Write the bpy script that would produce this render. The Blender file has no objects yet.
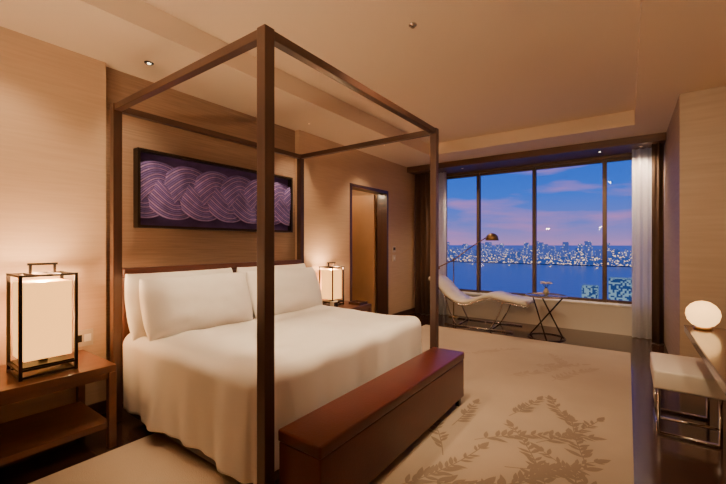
import bpy, bmesh, math, random
from mathutils import Vector, Matrix
import mathutils.noise as mn
random.seed(7)
C=bpy.context.scene.collection
# ---------------- helpers ----------------
def srgb(r,g,b):
    f=lambda v:(v/255/12.92) if v/255<=.04045 else ((v/255+.055)/1.055)**2.4
    return (f(r),f(g),f(b),1)
def newmat(name):
    m=bpy.data.materials.new(name); m.use_nodes=True
    nt=m.node_tree; b=nt.nodes["Principled BSDF"]; return m,nt,b
def mat(name,col,rough=.5,metal=0,var=0.0,scale=(8,8,8),bump=0,bscale=None,coat=0,detail=4):
    m,nt,b=newmat(name)
    b.inputs["Base Color"].default_value=col; b.inputs["Roughness"].default_value=rough
    b.inputs["Metallic"].default_value=metal
    if coat: b.inputs["Coat Weight"].default_value=coat; b.inputs["Coat Roughness"].default_value=.1
    if var or bump:
        tc=nt.nodes.new("ShaderNodeTexCoord"); mp=nt.nodes.new("ShaderNodeMapping"); mp.inputs["Scale"].default_value=scale
        nt.links.new(tc.outputs["Object"],mp.inputs[0])
        n=nt.nodes.new("ShaderNodeTexNoise"); n.inputs["Scale"].default_value=1; n.inputs["Detail"].default_value=detail
        nt.links.new(mp.outputs[0],n.inputs["Vector"])
        if var:
            r=nt.nodes.new("ShaderNodeValToRGB")
            r.color_ramp.elements[0].position=.3; r.color_ramp.elements[1].position=.7
            r.color_ramp.elements[0].color=tuple(c*(1-var) for c in col[:3])+(1,)
            r.color_ramp.elements[1].color=tuple(min(1,c*(1+var)) for c in col[:3])+(1,)
            nt.links.new(n.outputs["Fac"],r.inputs[0]); nt.links.new(r.outputs[0],b.inputs["Base Color"])
        if bump:
            if bscale:
                mp2=nt.nodes.new("ShaderNodeMapping"); mp2.inputs["Scale"].default_value=bscale
                nt.links.new(tc.outputs["Object"],mp2.inputs[0])
                n2=nt.nodes.new("ShaderNodeTexNoise"); n2.inputs["Scale"].default_value=1; n2.inputs["Detail"].default_value=3
                nt.links.new(mp2.outputs[0],n2.inputs["Vector"])
            else: n2=n
            bp=nt.nodes.new("ShaderNodeBump"); bp.inputs["Strength"].default_value=bump; bp.inputs["Distance"].default_value=.01
            nt.links.new(n2.outputs["Fac"],bp.inputs["Height"]); nt.links.new(bp.outputs[0],b.inputs["Normal"])
    return m
def emat(name,col,strength):
    m,nt,b=newmat(name); b.inputs["Base Color"].default_value=col
    b.inputs["Emission Color"].default_value=col; b.inputs["Emission Strength"].default_value=strength; return m
def group(name,loc=(0,0,0)):
    e=bpy.data.objects.new(name,None); e.empty_display_size=.1; e.location=loc; C.objects.link(e); return e
def par(o,parent):
    if parent: o.parent=parent; o.matrix_parent_inverse=Matrix.Translation(parent.location).inverted()
    return o
def link(name,me,m=None,parent=None,smooth=False):
    o=bpy.data.objects.new(name,me); C.objects.link(o)
    if m: me.materials.append(m)
    if smooth:
        for p in me.polygons: p.use_smooth=True
    return par(o,parent)
def box(name,x0,x1,y0,y1,z0,z1,m,parent=None,bevel=0,seg=2):
    bm=bmesh.new(); bmesh.ops.create_cube(bm,size=1)
    cx,cy,cz=(x0+x1)/2,(y0+y1)/2,(z0+z1)/2
    bmesh.ops.scale(bm,vec=(abs(x1-x0),abs(y1-y0),abs(z1-z0)),verts=bm.verts)
    if bevel: bmesh.ops.bevel(bm,geom=bm.edges[:],offset=bevel,segments=seg,affect='EDGES',profile=.6)
    me=bpy.data.meshes.new(name); bm.to_mesh(me); bm.free()
    o=link(name,me,m,None); o.location=(cx,cy,cz); par(o,parent)
    if bevel and seg>2:
        for p in me.polygons: p.use_smooth=True
    return o
def cyl(name,p0,p1,r0,r1,m,parent=None,seg=24,smooth=True):
    p0=Vector(p0);p1=Vector(p1); v=p1-p0
    bm=bmesh.new(); bmesh.ops.create_cone(bm,cap_ends=True,segments=seg,radius1=r0,radius2=r1,depth=v.length)
    q=v.to_track_quat('Z','Y').to_matrix().to_4x4()
    bmesh.ops.transform(bm,matrix=Matrix.Translation((p0+p1)/2)@q,verts=bm.verts)
    me=bpy.data.meshes.new(name); bm.to_mesh(me); bm.free()
    return link(name,me,m,parent,smooth)
def lathe(name,prof,cx,cy,m,parent=None,seg=32):
    bm=bmesh.new(); rings=[]
    for r,z in prof:
        rings.append([bm.verts.new((cx+r*math.cos(2*math.pi*i/seg),cy+r*math.sin(2*math.pi*i/seg),z)) for i in range(seg)])
    for a,b in zip(rings,rings[1:]):
        for i in range(seg): bm.faces.new((a[i],a[(i+1)%seg],b[(i+1)%seg],b[i]))
    bm.faces.new(rings[0][::-1]); bm.faces.new(rings[-1])
    me=bpy.data.meshes.new(name); bm.to_mesh(me); bm.free()
    return link(name,me,m,parent,True)
def tube(name,paths,r,m,parent=None,cyclic=False,seg=10):
    bm=bmesh.new()
    for pts in paths:
        P=[Vector(p) for p in pts]; n=len(P); up=None; rings=[]
        for i in range(n):
            if cyclic: t=(P[(i+1)%n]-P[i-1]).normalized()
            else: t=(P[min(i+1,n-1)]-P[max(i-1,0)]).normalized()
            if up is None: up=t.orthogonal().normalized()
            up=(up-t*up.dot(t)).normalized(); sd=t.cross(up)
            sc=1.0
            if 0<i<n-1 or cyclic:
                a=(P[i]-P[i-1]).normalized(); sc=1/max(.5,abs(a.dot(t)))
            rings.append([bm.verts.new(P[i]+(up*math.cos(2*math.pi*k/seg)+sd*math.sin(2*math.pi*k/seg))*r*sc) for k in range(seg)])
        pr=list(zip(rings,rings[1:]))
        if cyclic: pr.append((rings[-1],rings[0]))
        for a,b in pr:
            for k in range(seg): bm.faces.new((a[k],a[(k+1)%seg],b[(k+1)%seg],b[k]))
        if not cyclic: bm.faces.new(rings[0][::-1]); bm.faces.new(rings[-1])
    bmesh.ops.recalc_face_normals(bm,faces=bm.faces)
    me=bpy.data.meshes.new(name); bm.to_mesh(me); bm.free()
    return link(name,me,m,parent,True)
def catmull(P,n=10):
    P=[Vector(p) for p in P]; Q=[P[0]*2-P[1]]+P+[P[-1]*2-P[-2]]; out=[]
    for i in range(1,len(Q)-2):
        for k in range(n):
            t=k/n; a,b,c,d=Q[i-1],Q[i],Q[i+1],Q[i+2]
            out.append(.5*((2*b)+(c-a)*t+(2*a-5*b+4*c-d)*t*t+(3*b-a-3*c+d)*t**3))
    out.append(P[-1]); return out
WARM=(1,.71,.43)
def light(name,kind,loc,energy,col=WARM,target=None,size=.1,angle=60,blend=.6,parent=None,size_y=None):
    l=bpy.data.lights.new(name,kind); l.energy=energy; l.color=col
    if kind=='AREA':
        l.size=size
        if size_y: l.shape='RECTANGLE'; l.size_y=size_y
    else: l.shadow_soft_size=size
    if kind=='SPOT': l.spot_size=math.radians(angle); l.spot_blend=blend
    o=bpy.data.objects.new(name,l); C.objects.link(o); o.location=loc
    if target is not None:
        o.rotation_euler=(Vector(target)-Vector(loc)).to_track_quat('-Z','Y').to_euler()
    return par(o,parent)
# ---------------- materials ----------------
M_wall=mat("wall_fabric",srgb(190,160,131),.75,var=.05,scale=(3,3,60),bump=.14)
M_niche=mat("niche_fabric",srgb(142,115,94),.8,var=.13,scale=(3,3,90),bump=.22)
M_ceil=mat("ceiling_paint",srgb(220,198,174),.8)
M_dark=mat("dark_walnut",srgb(66,41,31),.38,var=.25,scale=(20,20,2),coat=.2)
M_darkh=mat("dark_walnut_rail",srgb(66,41,31),.38,var=.25,scale=(2,2,20),coat=.2)
M_ns=mat("nightstand_wood",srgb(96,58,40),.35,var=.22,scale=(14,1.6,14),coat=.3)
M_floor=mat("polished_wood_floor",srgb(58,36,28),.16,var=.25,scale=(1.2,14,1),coat=.3)
M_rug=mat("rug_wool",srgb(176,157,136),.95,var=.05,scale=(2,2,2),bump=.5,bscale=(160,160,160))
M_rugp=mat("rug_carved_motif",srgb(140,122,104),.95,bump=.4,scale=(120,120,120))
M_rugp2=mat("rug_faint_motif",srgb(166,147,127),.95)
M_linen=mat("white_linen",srgb(242,236,227),.7,bump=.10,scale=(5,5,5))
M_leather=mat("bench_leather",srgb(84,36,26),.34,var=.12,scale=(6,6,6),bump=.12,bscale=(90,90,90))
M_head=mat("headboard_leather",srgb(84,46,33),.45,var=.1,scale=(6,6,6),bump=.1)
M_metal=mat("bronze_metal",srgb(52,42,36),.35,.7)
M_chrome=mat("chrome",srgb(200,195,188),.15,1)
M_brass=mat("aged_brass",srgb(150,120,80),.3,1)
M_white=mat("sill_cream",srgb(222,214,200),.6)
M_frame=mat("window_bronze",srgb(84,66,54),.4,.3)
M_pel=mat("pelmet_wood",srgb(92,64,50),.45,var=.15,scale=(2,20,20))
M_drape=mat("drape_brown",srgb(92,68,55),.85,var=.08,scale=(30,30,2))
M_plate=mat("ivory_plastic",srgb(190,172,150),.4)
M_shade=emat("lamp_shade_glow",(1,.47,.12,1),2.3)
M_globe=emat("globe_glow",(1,.56,.20,1),2.8)
M_spot=emat("downlight_lens",(1,.85,.6,1),6)
M_spotdim=emat("downlight_lens_dim",(1,.75,.5,1),.6)
# ---------------- camera ----------------
F=370.57
cd=bpy.data.cameras.new("camera"); cam=bpy.data.objects.new("camera",cd); C.objects.link(cam)
cd.sensor_width=36; cd.sensor_fit='HORIZONTAL'; cd.lens=F*36/726; cd.shift_y=(243.78-242)/726
cd.clip_start=.02; cd.clip_end=60000
cam.location=(0,0,1.35); cam.rotation_euler=(math.radians(90),0,.62)
bpy.context.scene.camera=cam
# ---------------- room shell ----------------
XW=-3.40; XN=-3.47; YW=6.7; ZC=2.80; ZT=2.98
box("floor",-4.6,1.2,-1.7,7.0,-.1,0,M_floor)
box("ceiling",-4.6,1.2,-1.7,7.0,ZT,ZT+.1,M_ceil)
box("ceiling_soffit_left",-3.6,-2.65,-1.7,7.0,ZC,ZT,M_ceil)
box("ceiling_soffit_right",.07,1.2,-1.7,5.59,ZC,ZT,M_ceil)
box("ceiling_soffit_far",-2.65,1.2,5.59,7.0,ZC,ZT,M_ceil)
box("ceiling_soffit_near",-2.65,.07,-1.7,-.9,ZC,ZT,M_ceil)
DY0,DY1,DZ=4.42,5.51,2.265
box("wall_left_near",-3.6,XW,-1.7,1.22,0,ZC,M_wall)
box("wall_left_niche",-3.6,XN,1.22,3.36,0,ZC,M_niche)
box("wall_left_mid",-3.6,XW,3.36,DY0,0,ZC,M_wall)
box("wall_left_over_door",-3.6,XW,DY0,DY1,DZ,ZC,M_wall)
box("wall_left_far",-3.6,XW,DY1,7.0,0,ZC,M_wall)
box("wall_back",-3.6,1.2,-1.8,-1.7,0,ZC,M_wall)
box("wall_right",1.05,1.2,-1.7,4.7,0,ZC,M_wall)
M_panel=mat("closet_panel",srgb(160,138,116),.55,var=.08,scale=(2,2,30))
box("wall_closet",.41,1.2,4.7,6.62,0,ZC,M_panel)
ZS,ZG=.443,2.655; GX0,GX1=-2.93,.36
g=group("wall_window")
box("below_sill",-3.6,1.2,YW,YW+.3,0,ZS-.03,M_white,g)
box("left_pier",-3.6,GX0,YW+.05,YW+.3,ZS,ZC,M_wall,g)
box("right_pier",GX1,1.2,YW+.05,YW+.3,ZS,ZC,M_wall,g)
box("head",GX0,GX1,YW+.1,YW+.3,ZG,ZC,M_frame,g)
box("trim_sill",-3.4,.40,YW-.03,YW+.3,ZS-.03,ZS,M_white,bevel=.005)
box("trim_pelmet",XW,.41,6.2,YW+.1,2.70,ZC,M_pel)
box("baseboard_left",XW,XW+.015,3.36,DY0-.05,0,.10,M_dark)
box("baseboard_far",XW,XW+.015,DY1+.05,YW,0,.10,M_dark)
box("baseboard_near",XW,XW+.015,-1.7,1.22,0,.10,M_dark)
# windows
M_glass,nt,b=newmat("window_glass"); nt.nodes.remove(b)
tr=nt.nodes.new("ShaderNodeBsdfTransparent"); gl=nt.nodes.new("ShaderNodeBsdfGlossy"); gl.inputs["Roughness"].default_value=.0
mx=nt.nodes.new("ShaderNodeMixShader"); mx.inputs[0].default_value=.006
nt.links.new(tr.outputs[0],mx.inputs[1]); nt.links.new(gl.outputs[0],mx.inputs[2]); nt.links.new(mx.outputs[0],nt.nodes["Material Output"].inputs[0])
xs=[GX0,-2.26,-1.30,-.29,GX1]
for i in range(4):
    g=group("window_%d"%(i+1)); a,b_=xs[i],xs[i+1]; y0,y1=YW+.16,YW+.22; w=.03
    box("jamb_l",a,a+w,y0,y1,ZS,ZG,M_frame,g); box("jamb_r",b_-w,b_,y0,y1,ZS,ZG,M_frame,g)
    box("rail_top",a+w,b_-w,y0,y1,ZG-.04,ZG,M_frame,g); box("rail_bottom",a+w,b_-w,y0,y1,ZS,ZS+.04,M_frame,g)
    box("pane",a+w,b_-w,YW+.185,YW+.19,ZS+.04,ZG-.04,M_glass,g)
    if i: box("mullion_cap",a-.025,a+.025,y0-.03,y0,ZS,ZG,M_frame,g)
# door alcove
g=group("door_1")
M_door=mat("door_wood",srgb(160,122,84),.45,var=.12,scale=(3,3,2))
fr=.045
box("frame_l",XW-.2,XW+.01,DY0,DY0+fr,0,DZ,M_dark,g); box("frame_r",XW-.2,XW+.01,DY1-fr,DY1,0,DZ,M_dark,g)
box("frame_top",XW-.2,XW+.01,DY0+fr,DY1-fr,DZ-fr,DZ,M_dark,g)
g2=group("wall_corridor")
box("c_back",-4.6,-4.5,DY0-.4,DY1+.4,0,ZC,M_wall,g2)
box("c_near",-4.5,-3.6,DY0-.5,DY0-.4,0,ZC,M_wall,g2)
box("c_far",-4.5,-3.6,DY1+.3,DY1+.4,0,ZC,M_wall,g2)
box("c_ceiling",-4.6,-3.6,DY0-.5,DY1+.4,2.5,2.6,M_ceil,g2)
box("leaf",-4.35,-3.62,DY1-.11,DY1-.06,.01,DZ-.05,M_door,g,bevel=.003)
tube("handle",[[(-4.2,DY1-.11,1.0),(-4.2,DY1-.16,1.0),(-4.08,DY1-.16,1.0)]],.009,M_brass,g)
light("corridor_lamp",'POINT',(-3.95,4.75,2.3),18,size=.06)
# ---------------- rug ----------------
rug=group("rug",(-1.3,2.5,0))
box("pile",-2.72,.03,-.6,5.6,0,.014,M_rug,rug,bevel=.005)
def leaf(bm,x,y,ang,L,W,z):
    n=7; c,s=math.cos(ang),math.sin(ang); up=[];dn=[]
    for i in range(n+1):
        t=i/n; w=W*math.sin(math.pi*t**.85)*.5
        up.append((t*L,w)); dn.append((t*L,-w))
    pts=up+dn[1:-1][::-1]
    bm.faces.new([bm.verts.new((x+px*c-py*s,y+px*s+py*c,z)) for px,py in pts])
def stem(bm,pts,w,z):
    for (a,b2) in zip(pts,pts[1:]):
        d=(b2-a); nrm=Vector((-d.y,d.x)).normalized()*w/2
        bm.faces.new([bm.verts.new((*(p),z)) for p in (a-nrm,b2-nrm,b2+nrm,a+nrm)])
def sprig(bm,x,y,ang,length,curl,k):
    pts=[Vector((x,y))]; a=ang; st_=.042; n=int(length/st_)
    for i in range(n):
        a+=curl*st_; pts.append(pts[-1]+Vector((math.cos(a),math.sin(a)))*st_)
        if i>0:
            for sgn in (1,-1):
                if random.random()<.78:
                    L=.115*k*(1-.4*i/n)*random.uniform(.75,1.15)
                    leaf(bm,pts[-1].x,pts[-1].y,a+sgn*random.uniform(.5,.95),L,L*.31,.0152+random.random()*.0012)
    leaf(bm,pts[-1].x,pts[-1].y,a,.12*k,.045*k,.0155)
    stem(bm,pts,.007,.0150)
bm=bmesh.new()
for (x,y,an,l,cu) in [(-1.05,1.75,1.0,.75,.5),(-.95,1.9,.3,.8,.9),(-.6,2.0,1.2,.8,-.5),(-.35,2.2,1.9,.75,.4),(-.85,2.5,.9,.8,-.6),
    (-.5,2.7,.9,.7,.5),(-.2,2.6,1.9,.6,-.3),(-.95,2.2,2.0,.5,.5),(-.4,1.75,.9,.6,.8),(-.75,3.0,1.2,.5,.4),(-.3,3.1,2.2,.5,-.5),(-1.05,2.6,1.5,.5,.2),(-.15,1.9,1.8,.6,-.2),
    (-.7,1.6,1.6,.5,-.6),(-.1,2.3,2.3,.5,.4),(-.6,2.3,.4,.5,.6)]:
    sprig(bm,x,y,an,l,cu,1.0)
me=bpy.data.meshes.new("motif"); bm.to_mesh(me); bm.free(); link("motif",me,M_rugp,rug)
bm=bmesh.new()
for (x,y,an,l,cu) in [(-1.0,3.9,.8,.7,.5),(-.6,4.0,1.3,.7,-.5),(-.9,4.4,.4,.6,.6),(-.5,4.5,2.0,.5,.3),(-1.8,4.3,.6,.6,.4),(-1.5,4.6,.9,.5,-.4)]:
    sprig(bm,x,y,an,l,cu,1.0)
me=bpy.data.meshes.new("motif_faint"); bm.to_mesh(me); bm.free(); link("motif_faint",me,M_rugp2,rug)
# ---------------- bed ----------------
XH,XF,YN,YF,ZP=-3.13,-1.43,1.19,3.12,2.395
bed=group("canopy_bed",((XH+XF)/2,(YN+YF)/2,0)); h=.030
for nm,x,y in (("post_head_near",XH,YN),("post_foot_near",XF,YN),("post_foot_far",XF,YF),("post_head_far",XH,YF)):
    box(nm,x-h,x+h,y-h,y+h,.0155,ZP,M_dark,bed,bevel=.003)
for nm,y in (("rail_near",YN),("rail_far",YF)): box(nm,XH+h,XF-h,y-h*.8,y+h*.8,ZP-.050,ZP-.003,M_darkh,bed,bevel=.003)
for nm,x in (("rail_head",XH),("rail_foot",XF)): box(nm,x-h*.8,x+h*.8,YN+h,YF-h,ZP-.050,ZP-.003,M_darkh,bed,bevel=.003)
box("headboard",XH-.03,XH+.04,YN+h,YF-h,.15,1.10,M_head,bed,bevel=.012,seg=3)
box("headboard_cap",XH-.035,XH+.05,YN+h,YF-h,1.10,1.165,M_head,bed,bevel=.015,seg=3)
box("bed_base",XH+.05,-1.56,YN+.06,YF-.06,.06,.32,M_dark,bed,bevel=.01)
box("mattress",XH+.06,-1.55,YN+.05,YF-.05,.32,.62,M_linen,bed,bevel=.04,seg=4)
x0,x1,y0,y1,ztop=-3.07,-1.60,YN+.10,YF-.10,.675
ov=.60; Rr=.08; nx,ny=120,160
def duv(cx,cy):
    ox=max(0,cx-x1); sy=-1 if cy<y0 else (1 if cy>y1 else 0); oy=(y0-cy) if sy<0 else (cy-y1 if sy>0 else 0)
    bx=min(cx,x1); by=min(max(cy,y0),y1)
    r=(ox**7+oy**7)**(1/7)
    hn=math.hypot(ox,oy); dx,dy=(ox/hn,sy*oy/hn) if hn>1e-6 else (0,0)
    q=Rr*math.pi/2
    if r<q: t=r/Rr; hor=Rr*math.sin(t); dr=Rr*(1-math.cos(t))
    else: hor=Rr; dr=Rr+(r-q)
    per=bx*1.0+by*1.0+ (math.atan2(dy,dx)*.25 if hn>0 else 0)
    k=max(0,dr-Rr*.5)
    fold=k*.035*(math.sin(per*7+.7)+.8*math.sin(per*15+2)+.45*math.sin(per*33))
    hor+=fold+.01*k
    nz=mn.noise(Vector((cx*2.2,cy*2.2,.3)))*.018+mn.noise(Vector((cx*6,cy*3,4)))*.010
    nz+=.005*math.sin((cx*.5+cy)*14+3*mn.noise(Vector((cx*2,cy*2,9))))
    if dr>Rr: nz*=.3
    return (bx+dx*hor, by+dy*hor, max(.05,ztop-dr+nz))
bm=bmesh.new(); V=[]
ax0,ax1,ay0,ay1=x0,x1+ov,y0-ov,y1+ov
for i in range(nx+1):
    V.append([bm.verts.new(duv(ax0+(ax1-ax0)*i/nx, ay0+(ay1-ay0)*j/ny)) for j in range(ny+1)])
for i in range(nx):
    for j in range(ny): bm.faces.new((V[i][j],V[i+1][j],V[i+1][j+1],V[i][j+1]))
me=bpy.data.meshes.new("duvet"); bm.to_mesh(me); bm.free(); dv=link("duvet",me,M_linen,bed,True)
sd=dv.modifiers.new("s","SOLIDIFY"); sd.thickness=.02; sd.offset=-1
def pillow(name,cx,cy,cz,w,hh,th,tilt,seed,parent,rz=0):
    n=28; bm=bmesh.new()
    def P(u,v,s):
        e=(max(0,1-abs(u)**2.6)*max(0,1-abs(v)**2.6))**.42
        px=u*w/2*(1-.04*(v*v)*abs(u)); py=v*hh/2*(1+0.03*u**4)
        t=s*(e*th/2+.003)+.016*mn.noise(Vector((u*2+seed,v*2,seed)))*e+.010*mn.noise(Vector((u*6+seed,v*3,seed)))*e
        return px,py,t
    grid=[[[None]*(n+1) for _ in range(n+1)] for _ in range(2)]
    R=Matrix.Translation((cx,cy,cz))@Matrix.Rotation(rz,4,'Z')@Matrix.Rotation(tilt,4,'Y')
    for k,s in enumerate((1,-1)):
        for i in range(n+1):
            for j in range(n+1):
                u=math.sin((i/n*2-1)*math.pi/2); v=math.sin((j/n*2-1)*math.pi/2)
                a,b2,t=P(u,v,s)
                grid[k][i][j]=bm.verts.new(R@Vector((t,a,b2)))
    for k in range(2):
        for i in range(n):
            for j in range(n):
                f=(grid[k][i][j],grid[k][i+1][j],grid[k][i+1][j+1],grid[k][i][j+1])
                bm.faces.new(f if k==0 else f[::-1])
    def ring(k):
        g_=grid[k]; return [g_[i][0] for i in range(n)]+[g_[n][j] for j in range(n)]+[g_[i][n] for i in range(n,0,-1)]+[g_[0][j] for j in range(n,0,-1)]
    r0,r1=ring(0),ring(1); L=len(r0)
    for i in range(L): bm.faces.new((r0[i],r1[i],r1[(i+1)%L],r0[(i+1)%L]))
    bmesh.ops.recalc_face_normals(bm,faces=bm.faces)
    me=bpy.data.meshes.new(name); bm.to_mesh(me); bm.free()
    return link(name,me,M_linen,parent,True)
T=math.radians(-14)
pillow("pillow_back_near",-2.985,1.67,.885,.94,.48,.18,T,1,bed)
pillow("pillow_back_far",-2.985,2.64,.885,.94,.48,.18,T,2,bed)
pillow("pillow_front_near",-2.83,1.70,.87,.92,.45,.22,T*1.4,3,bed)
pillow("pillow_front_far",-2.83,2.635,.87,.92,.45,.22,T*1.4,4,bed)
# ---------------- bench ----------------
bn=group("leather_bench",(-1.25,2.12,0))
box("seat",-1.392,-1.11,1.23,3.02,.385,.445,M_leather,bn,bevel=.012,seg=3)
box("body",-1.388,-1.115,1.235,3.015,.075,.383,M_leather,bn,bevel=.008,seg=3)
for x in (-1.36,-1.14):
    for y in (1.30,2.95): box("leg",x-.015,x+.015,y-.02,y+.02,0.0155,.076,M_metal,bn)
# ---------------- nightstands & lamps ----------------
def nightstand(x0,x1,y0,y1,nm="nightstand"):
    g=group(nm,((x0+x1)/2,(y0+y1)/2,0)); H=.545
    box("top",x0,x1,y0,y1,H-.045,H,M_ns,g,bevel=.004)
    box("shelf",x0+.03,x1-.02,y0+.03,y1-.03,.13,.17,M_ns,g,bevel=.003)
    for x in (x0,x1-.045):
        for y in (y0,y1-.045): box("leg",x,x+.045,y,y+.045,0,H-.045,M_ns,g,bevel=.003)
    box("apron",x1-.03,x1-.012,y0+.045,y1-.045,H-.085,H-.045,M_ns,g)
    return g
nightstand(-3.38,-2.78,.25,1.06)
nightstand(-3.38,-2.80,3.42,4.12)
def lantern(cx,cy,z0,k=1.0,e=14):
    g=group("bedside_lantern_lamp",(cx,cy,z0)); a=.135*k; w=.0085*k; H=.62*k
    for sx in (-1,1):
        for sy in (-1,1): box("upright",cx+sx*a-w,cx+sx*a+w,cy+sy*a-w,cy+sy*a+w,z0,z0+H,M_metal,g)
    for zz in (z0+.012,z0+.055*k,z0+H-.008):
        for s in (-1,1):
            box("rail_x",cx-a+w,cx+a-w,cy+s*a-w*.8,cy+s*a+w*.8,zz-.006,zz+.006,M_metal,g)
            box("rail_y",cx+s*a-w*.8,cx+s*a+w*.8,cy-a+w,cy+a-w,zz-.006,zz+.006,M_metal,g)
    box("base_plate",cx-a+w,cx+a-w,cy-a+w,cy+a-w,z0+.06*k,z0+.07*k,M_metal,g)
    box("shade",cx-a+.016,cx+a-.016,cy-a+.016,cy+a-.016,z0+.10*k,z0+H-.05*k,M_shade,g,bevel=.008)
    box("shade_stem",cx-.02,cx+.02,cy-.02,cy+.02,z0+.07*k,z0+.10*k,M_metal,g)
    for s in (-1,1): box("top_bar",cx-a+w,cx+a-w,cy+s*.06-.006,cy+s*.06+.006,z0+H-.014,z0+H-.002,M_metal,g)
    t=.007
    box("handle_l",cx-t,cx+t,cy-.067,cy-.053,z0+H-.002,z0+H+.05*k,M_metal,g)
    box("handle_r",cx-t,cx+t,cy+.053,cy+.067,z0+H-.002,z0+H+.05*k,M_metal,g)
    box("handle_top",cx-t,cx+t,cy-.075,cy+.075,z0+H+.05*k,z0+H+.05*k+.014,M_metal,g)
    light("bulb_glow",'POINT',(cx,cy,z0+H-.03),e,(1,.64,.34),None,.025,parent=g)
    for dx,dy in ((-a-.01,0),(0,a+.01)):  # light leaving the shade towards the wall
        light("shade_glow",'POINT',(cx+dx,cy+dy,z0+H*.5),e*.22,(1,.60,.28),None,.05,parent=g)
lantern(-3.03,.735,.545,1.0,38)
lantern(-3.18,3.74,.545,.82,26)
g=group("alarm_clock",(-2.95,3.52,.545))
box("case",-2.98,-2.92,3.47,3.56,.555,.64,M_plate,g,bevel=.01,seg=3); box("face",-2.922,-2.916,3.48,3.55,.57,.63,M_metal,g)
box("foot",-2.97,-2.93,3.48,3.55,.545,.556,M_metal,g)
g=group("tissue_tray",(-2.93,3.97,.545))
box("tray_base",-3.02,-2.84,3.90,4.08,.545,.555,M_dark,g)
for a in (("rim1",-3.02,-2.84,3.90,3.91),("rim2",-3.02,-2.84,4.07,4.08),("rim3",-3.02,-3.01,3.91,4.07),("rim4",-2.85,-2.84,3.91,4.07)): box(*a,.555,.58,M_dark,g)
g=group("wall_outlet_panel",(XW,1.07,.63))
box("plate",XW,XW+.01,1.0,1.13,.565,.69,M_plate,g,bevel=.002); box("socket_1",XW+.009,XW+.013,1.015,1.055,.60,.655,M_metal,g); box("socket_2",XW+.009,XW+.013,1.07,1.115,.60,.655,M_white,g)
g=group("wall_thermostat",(XW,5.75,1.2))
box("plate",XW,XW+.012,5.66,5.76,1.20,1.31,M_plate,g,bevel=.002);box("plate2",XW,XW+.012,5.66,5.76,1.04,1.15,M_plate,g,bevel=.002)
box("screen",XW+.011,XW+.014,5.675,5.745,1.235,1.285,M_metal,g);box("button",XW+.011,XW+.015,5.685,5.735,1.07,1.12,M_white,g)
# ---------------- painting ----------------
XP=XN+.0006; pa=group("framed_painting",(XN+.04,2.35,1.83)); PY0,PY1,PZ0,PZ1=1.45,3.24,1.49,2.17
M_canvas=mat("canvas_purple",srgb(70,50,104),.7,var=.35,scale=(4,5,14))
M_ropes=[mat("braid_mauve",srgb(150,124,184),.7,var=.3,scale=(6,9,9)),mat("braid_violet",srgb(76,54,118),.7,var=.3,scale=(6,9,9)),mat("braid_lilac",srgb(112,94,166),.7,var=.3,scale=(6,9,9))]
box("canvas",XP,XP+.02,PY0+.02,PY1-.02,PZ0+.02,PZ1-.02,M_canvas,pa)
for nm,a in (("fr_b",(PY0,PY1,PZ0,PZ0+.022)),("fr_t",(PY0,PY1,PZ1-.022,PZ1)),("fr_l",(PY0,PY0+.022,PZ0+.022,PZ1-.022)),("fr_r",(PY1-.022,PY1,PZ0+.022,PZ1-.022))):
    box(nm,XP,XP+.085,*a,M_metal,pa)
zc=(PZ0+PZ1)/2; lam=.86; A=.135; HW=.14; NF=14
for k in range(3):
    bm=bmesh.new(); n=280; prev=None; M=NF*6
    for i in range(n+1):
        y=PY0+.024+(PY1-PY0-.048)*i/n
        ph=2*math.pi*(y/lam)+k*2*math.pi/3
        slope=A*2*math.pi/lam*math.cos(ph); nl=math.hypot(1,slope)
        row=[]
        for j in range(M+1):
            o=-1+2*j/M
            zz=zc+A*math.sin(ph)+HW*o*nl*.88
            xx=XP+.042+.018*math.sin(2*ph)+.014*(1-o*o)+.0045*abs(math.sin(j/M*NF*math.pi))
            zz=min(max(zz,PZ0+.024),PZ1-.024)
            row.append(bm.verts.new((xx,y,zz)))
        if prev:
            for j in range(M):
                f=bm.faces.new((prev[j],row[j],row[j+1],prev[j+1]))
                f.material_index=(0,2,0,2,2)[(j//6)%5] if (j%6) not in (0,5) else 1
        prev=row
    me=bpy.data.meshes.new("plait_ribbon_%d"%k); bm.to_mesh(me); bm.free()
    for m_ in M_ropes: me.materials.append(m_)
    link("plait_ribbon_%d"%k,me,None,pa,True)
# ---------------- curtains ----------------
def curtain(name,xa,xb,y,z0,z1,m,amp,wl):
    n=int((xb-xa)/.008); bm=bmesh.new(); prev=None
    for i in range(n+1):
        x=xa+(xb-xa)*i/n; yy=y+amp*math.sin(2*math.pi*x/wl)+amp*.3*math.sin(2*math.pi*x/(wl*2.3)+1)
        a=[bm.verts.new((x,yy,z)) for z in (z0,(z0+z1)/2,z1)]
        if prev:
            for k in range(2): bm.faces.new((prev[k],a[k],a[k+1],prev[k+1]))
        prev=a
    me=bpy.data.meshes.new(name); bm.to_mesh(me); bm.free(); o=link(name,me,m,None,True)
    s=o.modifiers.new("s","SOLIDIFY"); s.thickness=.003; return o
M_sheer,nt,b=newmat("sheer_voile"); b.inputs["Base Color"].default_value=srgb(248,247,247); b.inputs["Roughness"].default_value=.9
tl=nt.nodes.new("ShaderNodeBsdfTranslucent"); tl.inputs[0].default_value=srgb(248,248,252)
tr=nt.nodes.new("ShaderNodeBsdfTransparent"); m1=nt.nodes.new("ShaderNodeMixShader"); m2=nt.nodes.new("ShaderNodeMixShader")
m1.inputs[0].default_value=.45; m2.inputs[0].default_value=.18
nt.links.new(b.outputs[0],m1.inputs[1]); nt.links.new(tl.outputs[0],m1.inputs[2]); nt.links.new(m1.outputs[0],m2.inputs[1]); nt.links.new(tr.outputs[0],m2.inputs[2]); nt.links.new(m2.outputs[0],nt.nodes["Material Output"].inputs[0])
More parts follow.
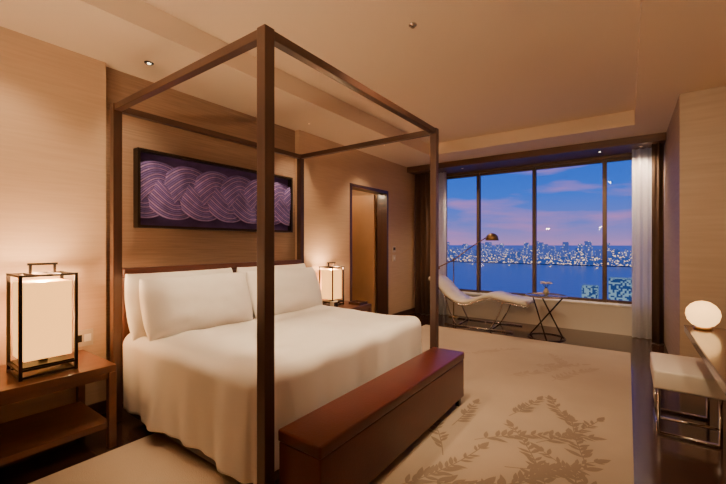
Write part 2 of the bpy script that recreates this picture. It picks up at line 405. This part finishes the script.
curtain("sheer_curtain",-3.0,-2.78,6.58,.01,2.70,M_sheer,.022,.07)
curtain("sheer_curtain",.05,.32,6.58,.01,2.70,M_sheer,.025,.08)
curtain("drape_curtain",-3.38,-3.02,6.45,.01,2.70,M_drape,.035,.11)
curtain("drape_curtain",.27,.395,6.36,.01,2.70,M_drape,.03,.09)
# ---------------- chaise ----------------
ch=group("chaise_lounge",(-2.0,6.15,0))
M_ch=mat("chaise_leather_cream",srgb(215,203,185),.4)
prof=catmull([(-2.80,0,.76),(-2.66,0,.68),(-2.45,0,.48),(-2.22,0,.38),(-2.0,0,.44),(-1.78,0,.52),(-1.55,0,.49),(-1.22,0,.44)],8)
bm=bmesh.new(); rows=[]
for i,p in enumerate(prof):
    t=(prof[min(i+1,len(prof)-1)]-prof[max(i-1,0)]).normalized(); nrm=Vector((-t.z,0,t.x))
    rib=.006*abs(math.sin(i*math.pi/4)); r=[]
    for (yy,o) in ((5.86,0),(5.88,.03+rib),(6.15,.036+rib),(6.42,.03+rib),(6.44,0),(6.42,-.025),(5.88,-.025)):
        q=p+nrm*o; r.append(bm.verts.new((q.x,yy,q.z)))
    rows.append(r)
for a,b2 in zip(rows,rows[1:]):
    for k in range(7): bm.faces.new((a[k],a[(k+1)%7],b2[(k+1)%7],b2[k]))
bm.faces.new(rows[0][::-1]); bm.faces.new(rows[-1])
bmesh.ops.recalc_face_normals(bm,faces=bm.faces)
me=bpy.data.meshes.new("seat_pad"); bm.to_mesh(me); bm.free(); link("seat_pad",me,M_ch,ch,True)
for y in (5.86,6.44):
    tube("side_rail",[[(p.x,y,p.z-.03) for p in prof]],.011,M_chrome,ch)
    tube("leg_frame",[[tuple(q) for q in catmull([(-2.5,y,.50),(-2.42,y,.25),(-2.3,y,.012)],6)],[(-2.5,y,.012),(-1.4,y,.012)],[tuple(q) for q in catmull([(-1.55,y,.47),(-1.62,y,.25),(-1.75,y,.012)],6)]],.011,M_chrome,ch)
tube("cross_bars",[[(-2.3,5.86,.012),(-2.3,6.44,.012)],[(-1.75,5.86,.012),(-1.75,6.44,.012)]],.011,M_chrome,ch)
# ---------------- floor lamp ----------------
LX,LY=-2.62,6.56; fl=group("arc_floor_lamp",(LX,LY,0))
lathe("base",[(.10,0),(.10,.015),(.02,.025),(.012,.03)],LX,LY-.01,M_brass,fl)
cyl("stem",(LX,LY,.02),(LX,LY,1.05),.010,.010,M_brass,fl)
lathe("joint",[(.015,1.03),(.022,1.04),(.022,1.07),(.015,1.08)],LX,LY,M_brass,fl)
arm=catmull([(-2.92,6.5,.90),(LX,6.53,1.05),(-2.3,6.5,1.27),(-2.05,6.45,1.42),(-1.9,6.42,1.50)],8)
tube("arm",[[tuple(p) for p in arm]],.010,M_brass,fl)
lathe("counterweight",[(.01,.87),(.03,.875),(.03,.925),(.01,.93)],-2.90,6.5,M_brass,fl)
lathe("dome_shade",[(.03,1.53),(.06,1.515),(.095,1.48),(.11,1.41),(.10,1.405),(.085,1.465),(.03,1.49)],-1.88,6.42,M_brass,fl)
# ---------------- side table ----------------
TX,TY=-.955,5.88; st=group("glass_side_table",(TX,TY,0))
M_tg=mat("table_glass",srgb(170,180,180),.05); M_tg.node_tree.nodes["Principled BSDF"].inputs["Transmission Weight"].default_value=.8
lathe("glass_top",[(.26,.60),(.265,.604),(.26,.61)],TX,TY,M_tg,st,48)
tube("rim",[[(TX+.265*math.cos(a*math.pi/24),TY+.265*math.sin(a*math.pi/24),.604) for a in range(48)]],.009,M_brass,st,True)
P=[]
for k in range(3):
    a=.5+k*2*math.pi/3; b2=a+2.3
    P.append([(TX+.25*math.cos(a),TY+.25*math.sin(a),.598),(TX+.24*math.cos(b2),TY+.24*math.sin(b2),.01)])
tube("legs",P,.010,M_metal,st)
tube("foot_ring",[[(TX+.24*math.cos(a*math.pi/24),TY+.24*math.sin(a*math.pi/24),.0075) for a in range(48)]],.007,M_metal,st,True)
fv=group("flower_vase",(TX,TY,.61)); M_vase=mat("vase_ceramic",srgb(180,170,150),.2)
lathe("vase",[(.02,.611),(.035,.63),(.04,.66),(.025,.70),(.02,.715),(.015,.71)],TX,TY,M_vase,fv)
M_pet=mat("petal_white",srgb(235,215,200),.6); M_green=mat("stem_green",srgb(70,95,50),.6)
P=[]; bm=bmesh.new()
for i in range(7):
    a=i*.9; e=Vector((TX+.05*math.cos(a),TY+.05*math.sin(a),.76+.03*random.random())); P.append([(TX,TY,.70),tuple(e)])
    for k in range(6):
        aa=k*math.pi/3; d=Vector((math.cos(aa),math.sin(aa),.5))*.02
        mtx=Matrix.Translation(e+d)@Matrix.Rotation(aa,4,'Z')@Matrix.Diagonal((.02,.012,.007,1))
        bmesh.ops.create_icosphere(bm,subdivisions=1,radius=1,matrix=mtx)
me=bpy.data.meshes.new("petals"); bm.to_mesh(me); bm.free(); link("petals",me,M_pet,fv,True); tube("stems",P,.002,M_green,fv)
# ---------------- desk, globe, stool ----------------
dk=group("writing_desk",(.7,2.4,0))
M_desk=mat("desk_walnut",srgb(84,54,40),.22,var=.2,scale=(14,1.5,14),coat=.4)
box("top",.34,1.04,.9,3.62,.70,.75,M_desk,dk,bevel=.004)
box("drawer_box",.50,1.03,.95,3.57,.60,.70,M_desk,dk)
box("end_panel_far",.60,1.03,3.52,3.57,0,.60,M_desk,dk); box("end_panel_near",.60,1.03,.95,1.0,0,.60,M_desk,dk)
GXl,GYl,k=.43,3.50,.86
gl_=group("globe_table_lamp",(GXl,GYl,.75))
lathe("base",[(.05,.75),(.05,.762),(.04,.768)],GXl,GYl,M_brass,gl_)
lathe("globe",[(r*k,.766+(z-.766)*k) for r,z in [(.03,.766),(.07,.785),(.098,.82),(.11,.868),(.103,.91),(.08,.945),(.045,.97),(.012,.978)]],GXl,GYl,M_globe,gl_,40)
sl=group("upholstered_stool",(.33,3.6,0))
M_stool=mat("stool_cream",srgb(215,203,186),.6)
box("seat",.15,.53,3.32,3.88,.33,.46,M_stool,sl,bevel=.015,seg=3)
P=[]
for y in (3.36,3.84): P.append([(.18,y,.33),(.18,y,.012),(.50,y,.012),(.50,y,.33)])
P.append([(.18,3.36,.012),(.18,3.84,.012)]);P.append([(.18,3.36,.315),(.18,3.84,.315)]);P.append([(.18,3.36,.12),(.50,3.36,.12)])
tube("chrome_frame",P,.011,M_chrome,sl)
# ---------------- downlights and added spots ----------------
def down(x,y,z,e=0,target=None,angle=70,r=.026,blend=.8,col=WARM,size=.05,dim=False):
    g=group("downlight_or_added_spot",(x,y,z))
    if dim: r*=.7
    lathe("trim_ring",[(r*1.3,z-.006),(r*1.35,z-.001),(r*1.35,z)],x,y,M_ceil if dim else M_metal,g,20)
    lathe("lens",[(r*.5,z-.008),(r*.55,z-.006),(r*.5,z-.0055)],x,y,M_spotdim if dim else M_spot,g,20)
    if e: light("spot",'SPOT',(x,y,z-.02),e*1.2,col,target or (x,y,0),size,angle,blend,g)
down(-3.12,1.42,ZC,30,(-3.3,1.5,.9),85)
down(-2.94,.55,ZC,35,(-3.3,.6,1.0),95)
down(-3.12,3.25,ZC,50,(-3.3,3.2,1),85,dim=True)
down(-2.9,4.6,ZC,55,(-3.2,4.9,0),100,dim=True)  # added spot washing the door wall, lens kept dim
down(-.33,6.42,2.70,65,(-.5,6.5,0),110,blend=.9)
down(-2.4,6.42,2.70,65,(-2.3,6.5,0),110,blend=.9,dim=True)  # added spot for the left end of the window, lens kept dim
down(.15,6.42,2.70,60,(.2,6.62,0.7),110,blend=.9,dim=True)  # added spot to brighten the right sheer curtain
down(-2.0,1.15,ZT,150,(-2.3,2.15,.6),74)  # unseen spot added to light the bed
down(-1.05,1.9,ZT,150,(-2.0,2.8,.6),82)  # another unseen spot, added for the far half of the bed
down(-.35,2.3,ZT,150,(-.6,4.3,0),105)  # added out of view to brighten the rug and far floor
down(-1.0,-.3,ZT,10,(-1.6,1.0,.2),110)  # weak unseen fill added overhead near the camera
down(.55,2.2,ZC,75,(.6,4.5,1.2),100)  # unseen spot added to lighten the closet panel
for ux,uy,e_,tg in ((-.7,-.85,230,(-.8,2.2,3.0)),(-2.3,-.85,110,(-2.0,2.0,3.0))):  # unseen fill lamps added behind the camera to brighten the ceiling
    g=group("added_ceiling_fill",(ux,uy,0))
    lathe("base",[(.13,0),(.13,.02),(.015,.03)],ux,uy,M_brass,g); cyl("pole",(ux,uy,.02),(ux,uy,1.75),.012,.012,M_brass,g)
    lathe("bowl",[(.02,1.74),(.08,1.77),(.14,1.83),(.135,1.83),(.075,1.78),(.015,1.755)],ux,uy,M_brass,g)
    light("added_fill_spot",'SPOT',(ux,uy,1.84),e_,WARM,tg,.08,150,1.0,g)
sp=group("fire_sprinkler",(-1.3,2.46,ZT)); lathe("sprinkler_cap",[(.03,ZT),(.03,ZT-.006),(.010,ZT-.008),(.008,ZT-.02),(.014,ZT-.022)][::-1],-1.3,2.46,M_chrome,sp,20)
# ---------------- exterior ----------------
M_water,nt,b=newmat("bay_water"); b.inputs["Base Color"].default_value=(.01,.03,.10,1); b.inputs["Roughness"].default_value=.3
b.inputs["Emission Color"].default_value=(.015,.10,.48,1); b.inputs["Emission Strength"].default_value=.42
tc=nt.nodes.new("ShaderNodeTexCoord"); n=nt.nodes.new("ShaderNodeTexNoise"); n.inputs["Scale"].default_value=.02; nt.links.new(tc.outputs["Object"],n.inputs["Vector"])
bp=nt.nodes.new("ShaderNodeBump"); bp.inputs["Strength"].default_value=.3; bp.inputs["Distance"].default_value=5; nt.links.new(n.outputs["Fac"],bp.inputs["Height"]); nt.links.new(bp.outputs[0],b.inputs["Normal"])
H=-150
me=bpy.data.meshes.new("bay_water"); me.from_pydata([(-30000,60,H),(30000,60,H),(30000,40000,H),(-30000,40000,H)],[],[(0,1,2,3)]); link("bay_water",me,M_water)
def citymat(name,sc,thr,dark,lit,strength,rand=1.0):
    m,nt,b=newmat(name); b.inputs["Base Color"].default_value=(.02,.03,.08,1); b.inputs["Roughness"].default_value=.8
    tc=nt.nodes.new("ShaderNodeTexCoord"); vo=nt.nodes.new("ShaderNodeTexVoronoi"); mp=nt.nodes.new("ShaderNodeMapping"); mp.inputs["Scale"].default_value=sc
    nt.links.new(tc.outputs["Object"],mp.inputs[0]); nt.links.new(mp.outputs[0],vo.inputs["Vector"]); vo.inputs["Scale"].default_value=1; vo.inputs["Randomness"].default_value=rand
    sep=nt.nodes.new("ShaderNodeSeparateColor"); nt.links.new(vo.outputs["Color"],sep.inputs[0])
    rp=nt.nodes.new("ShaderNodeValToRGB"); rp.color_ramp.interpolation='CONSTANT'
    rp.color_ramp.elements[0].position=0; rp.color_ramp.elements[0].color=dark; rp.color_ramp.elements[1].position=thr; rp.color_ramp.elements[1].color=lit
    nt.links.new(sep.outputs[0],rp.inputs[0]); nt.links.new(rp.outputs[0],b.inputs["Emission Color"]); b.inputs["Emission Strength"].default_value=strength
    return m
M_city=citymat("city_facades",(.11,.11,.15),.86,(.02,.05,.20,1),(1,.70,.42,1),1.5)
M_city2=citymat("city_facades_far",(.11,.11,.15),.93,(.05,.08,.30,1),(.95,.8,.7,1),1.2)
M_tower=citymat("tower_facade",(.45,.45,.5),.5,(.02,.07,.22,1),(.30,.50,.62,1),.7,.1)
def cityblock(name,items,m):
    bm=bmesh.new()
    for (x,y,w,d,z0,z1) in items:
        mt=Matrix.Translation((x,y,(z0+z1)/2))@Matrix.Diagonal((w,d,z1-z0,1)); bmesh.ops.create_cube(bm,size=1,matrix=mt)
    me=bpy.data.meshes.new(name); bm.to_mesh(me); bm.free(); return link(name,me,m)
it=[];it2=[]
for i in range(700):
    y=random.uniform(3000,3500); x=random.uniform(-4200,1300); hh=random.uniform(20,60) if random.random()<.86 else random.uniform(60,115)
    it.append((x,y,random.uniform(20,60),random.uniform(25,60),H+4,H+4+hh))
for i in range(600):
    y=random.uniform(3900,4900); x=random.uniform(-6000,1800); hh=random.uniform(50,100) if random.random()<.78 else random.uniform(100,175)
    it2.append((x,y,random.uniform(25,60),random.uniform(25,60),H+4,H+4+hh))
cityblock("city_skyline",it,M_city); cityblock("city_skyline_distant",it2,M_city2)
cityblock("far_shore_land",[(-1000,4200,14000,2500,H-1,H+3.5)],mat("shore_land",(.02,.03,.07,1),.9))
it=[]
for i in range(60):
    t=random.random(); x=-900-700*t+random.uniform(-80,80); y=1500+900*t+random.uniform(-100,100)
    it.append((x,y,random.uniform(20,50),random.uniform(20,50),H,H+random.uniform(12,45)))
cityblock("harbour_buildings",it,M_city)
cityblock("harbour_tower",[(-49,700,22,22,H,-66),(-8,620,26,30,H,-46)],M_tower)
M_bl=emat("bridge_lights",(1,.75,.45,1),1.2)
g=group("harbour_bridge",(-900,2700,H)); box("deck",-2600,600,2698,2712,H+18,H+21,M_city,g)
for x in range(-2600,600,45): box("deck_light",x,x+5,2694,2698,H+22,H+26,M_bl,g)
for x in range(-2500,600,260): box("pier",x,x+14,2700,2710,H,H+18,M_city,g)
# ---------------- world ----------------
w=bpy.data.worlds.new("dusk_sky"); bpy.context.scene.world=w; w.use_nodes=True; nt=w.node_tree; bg=nt.nodes["Background"]
tc=nt.nodes.new("ShaderNodeTexCoord"); sp_=nt.nodes.new("ShaderNodeSeparateXYZ"); nt.links.new(tc.outputs["Generated"],sp_.inputs[0])
rp=nt.nodes.new("ShaderNodeValToRGB"); nt.links.new(sp_.outputs[2],rp.inputs[0]); cr=rp.color_ramp
cr.elements[0].position=0; cr.elements[0].color=(.50,.28,.66,1); cr.elements[1].position=1; cr.elements[1].color=(.01,.04,.28,1)
for p,c in ((.05,(.18,.22,.80,1)),(.12,(.04,.18,.92,1)),(.25,(.008,.11,.78,1))):
    e=cr.elements.new(p); e.color=c
mp=nt.nodes.new("ShaderNodeMapping"); mp.inputs["Scale"].default_value=(3,3,16); nt.links.new(tc.outputs["Generated"],mp.inputs[0])
n=nt.nodes.new("ShaderNodeTexNoise"); n.inputs["Scale"].default_value=1.3; n.inputs["Detail"].default_value=5; nt.links.new(mp.outputs[0],n.inputs["Vector"])
cr2=nt.nodes.new("ShaderNodeValToRGB"); cr2.color_ramp.elements[0].position=.50; cr2.color_ramp.elements[1].position=.78; nt.links.new(n.outputs["Fac"],cr2.inputs[0])
mx=nt.nodes.new("ShaderNodeMixRGB"); nt.links.new(cr2.outputs[0],mx.inputs[0]); nt.links.new(rp.outputs[0],mx.inputs[1]); mx.inputs[2].default_value=(.72,.28,.62,1)
nt.links.new(mx.outputs[0],bg.inputs[0]); bg.inputs[1].default_value=.95
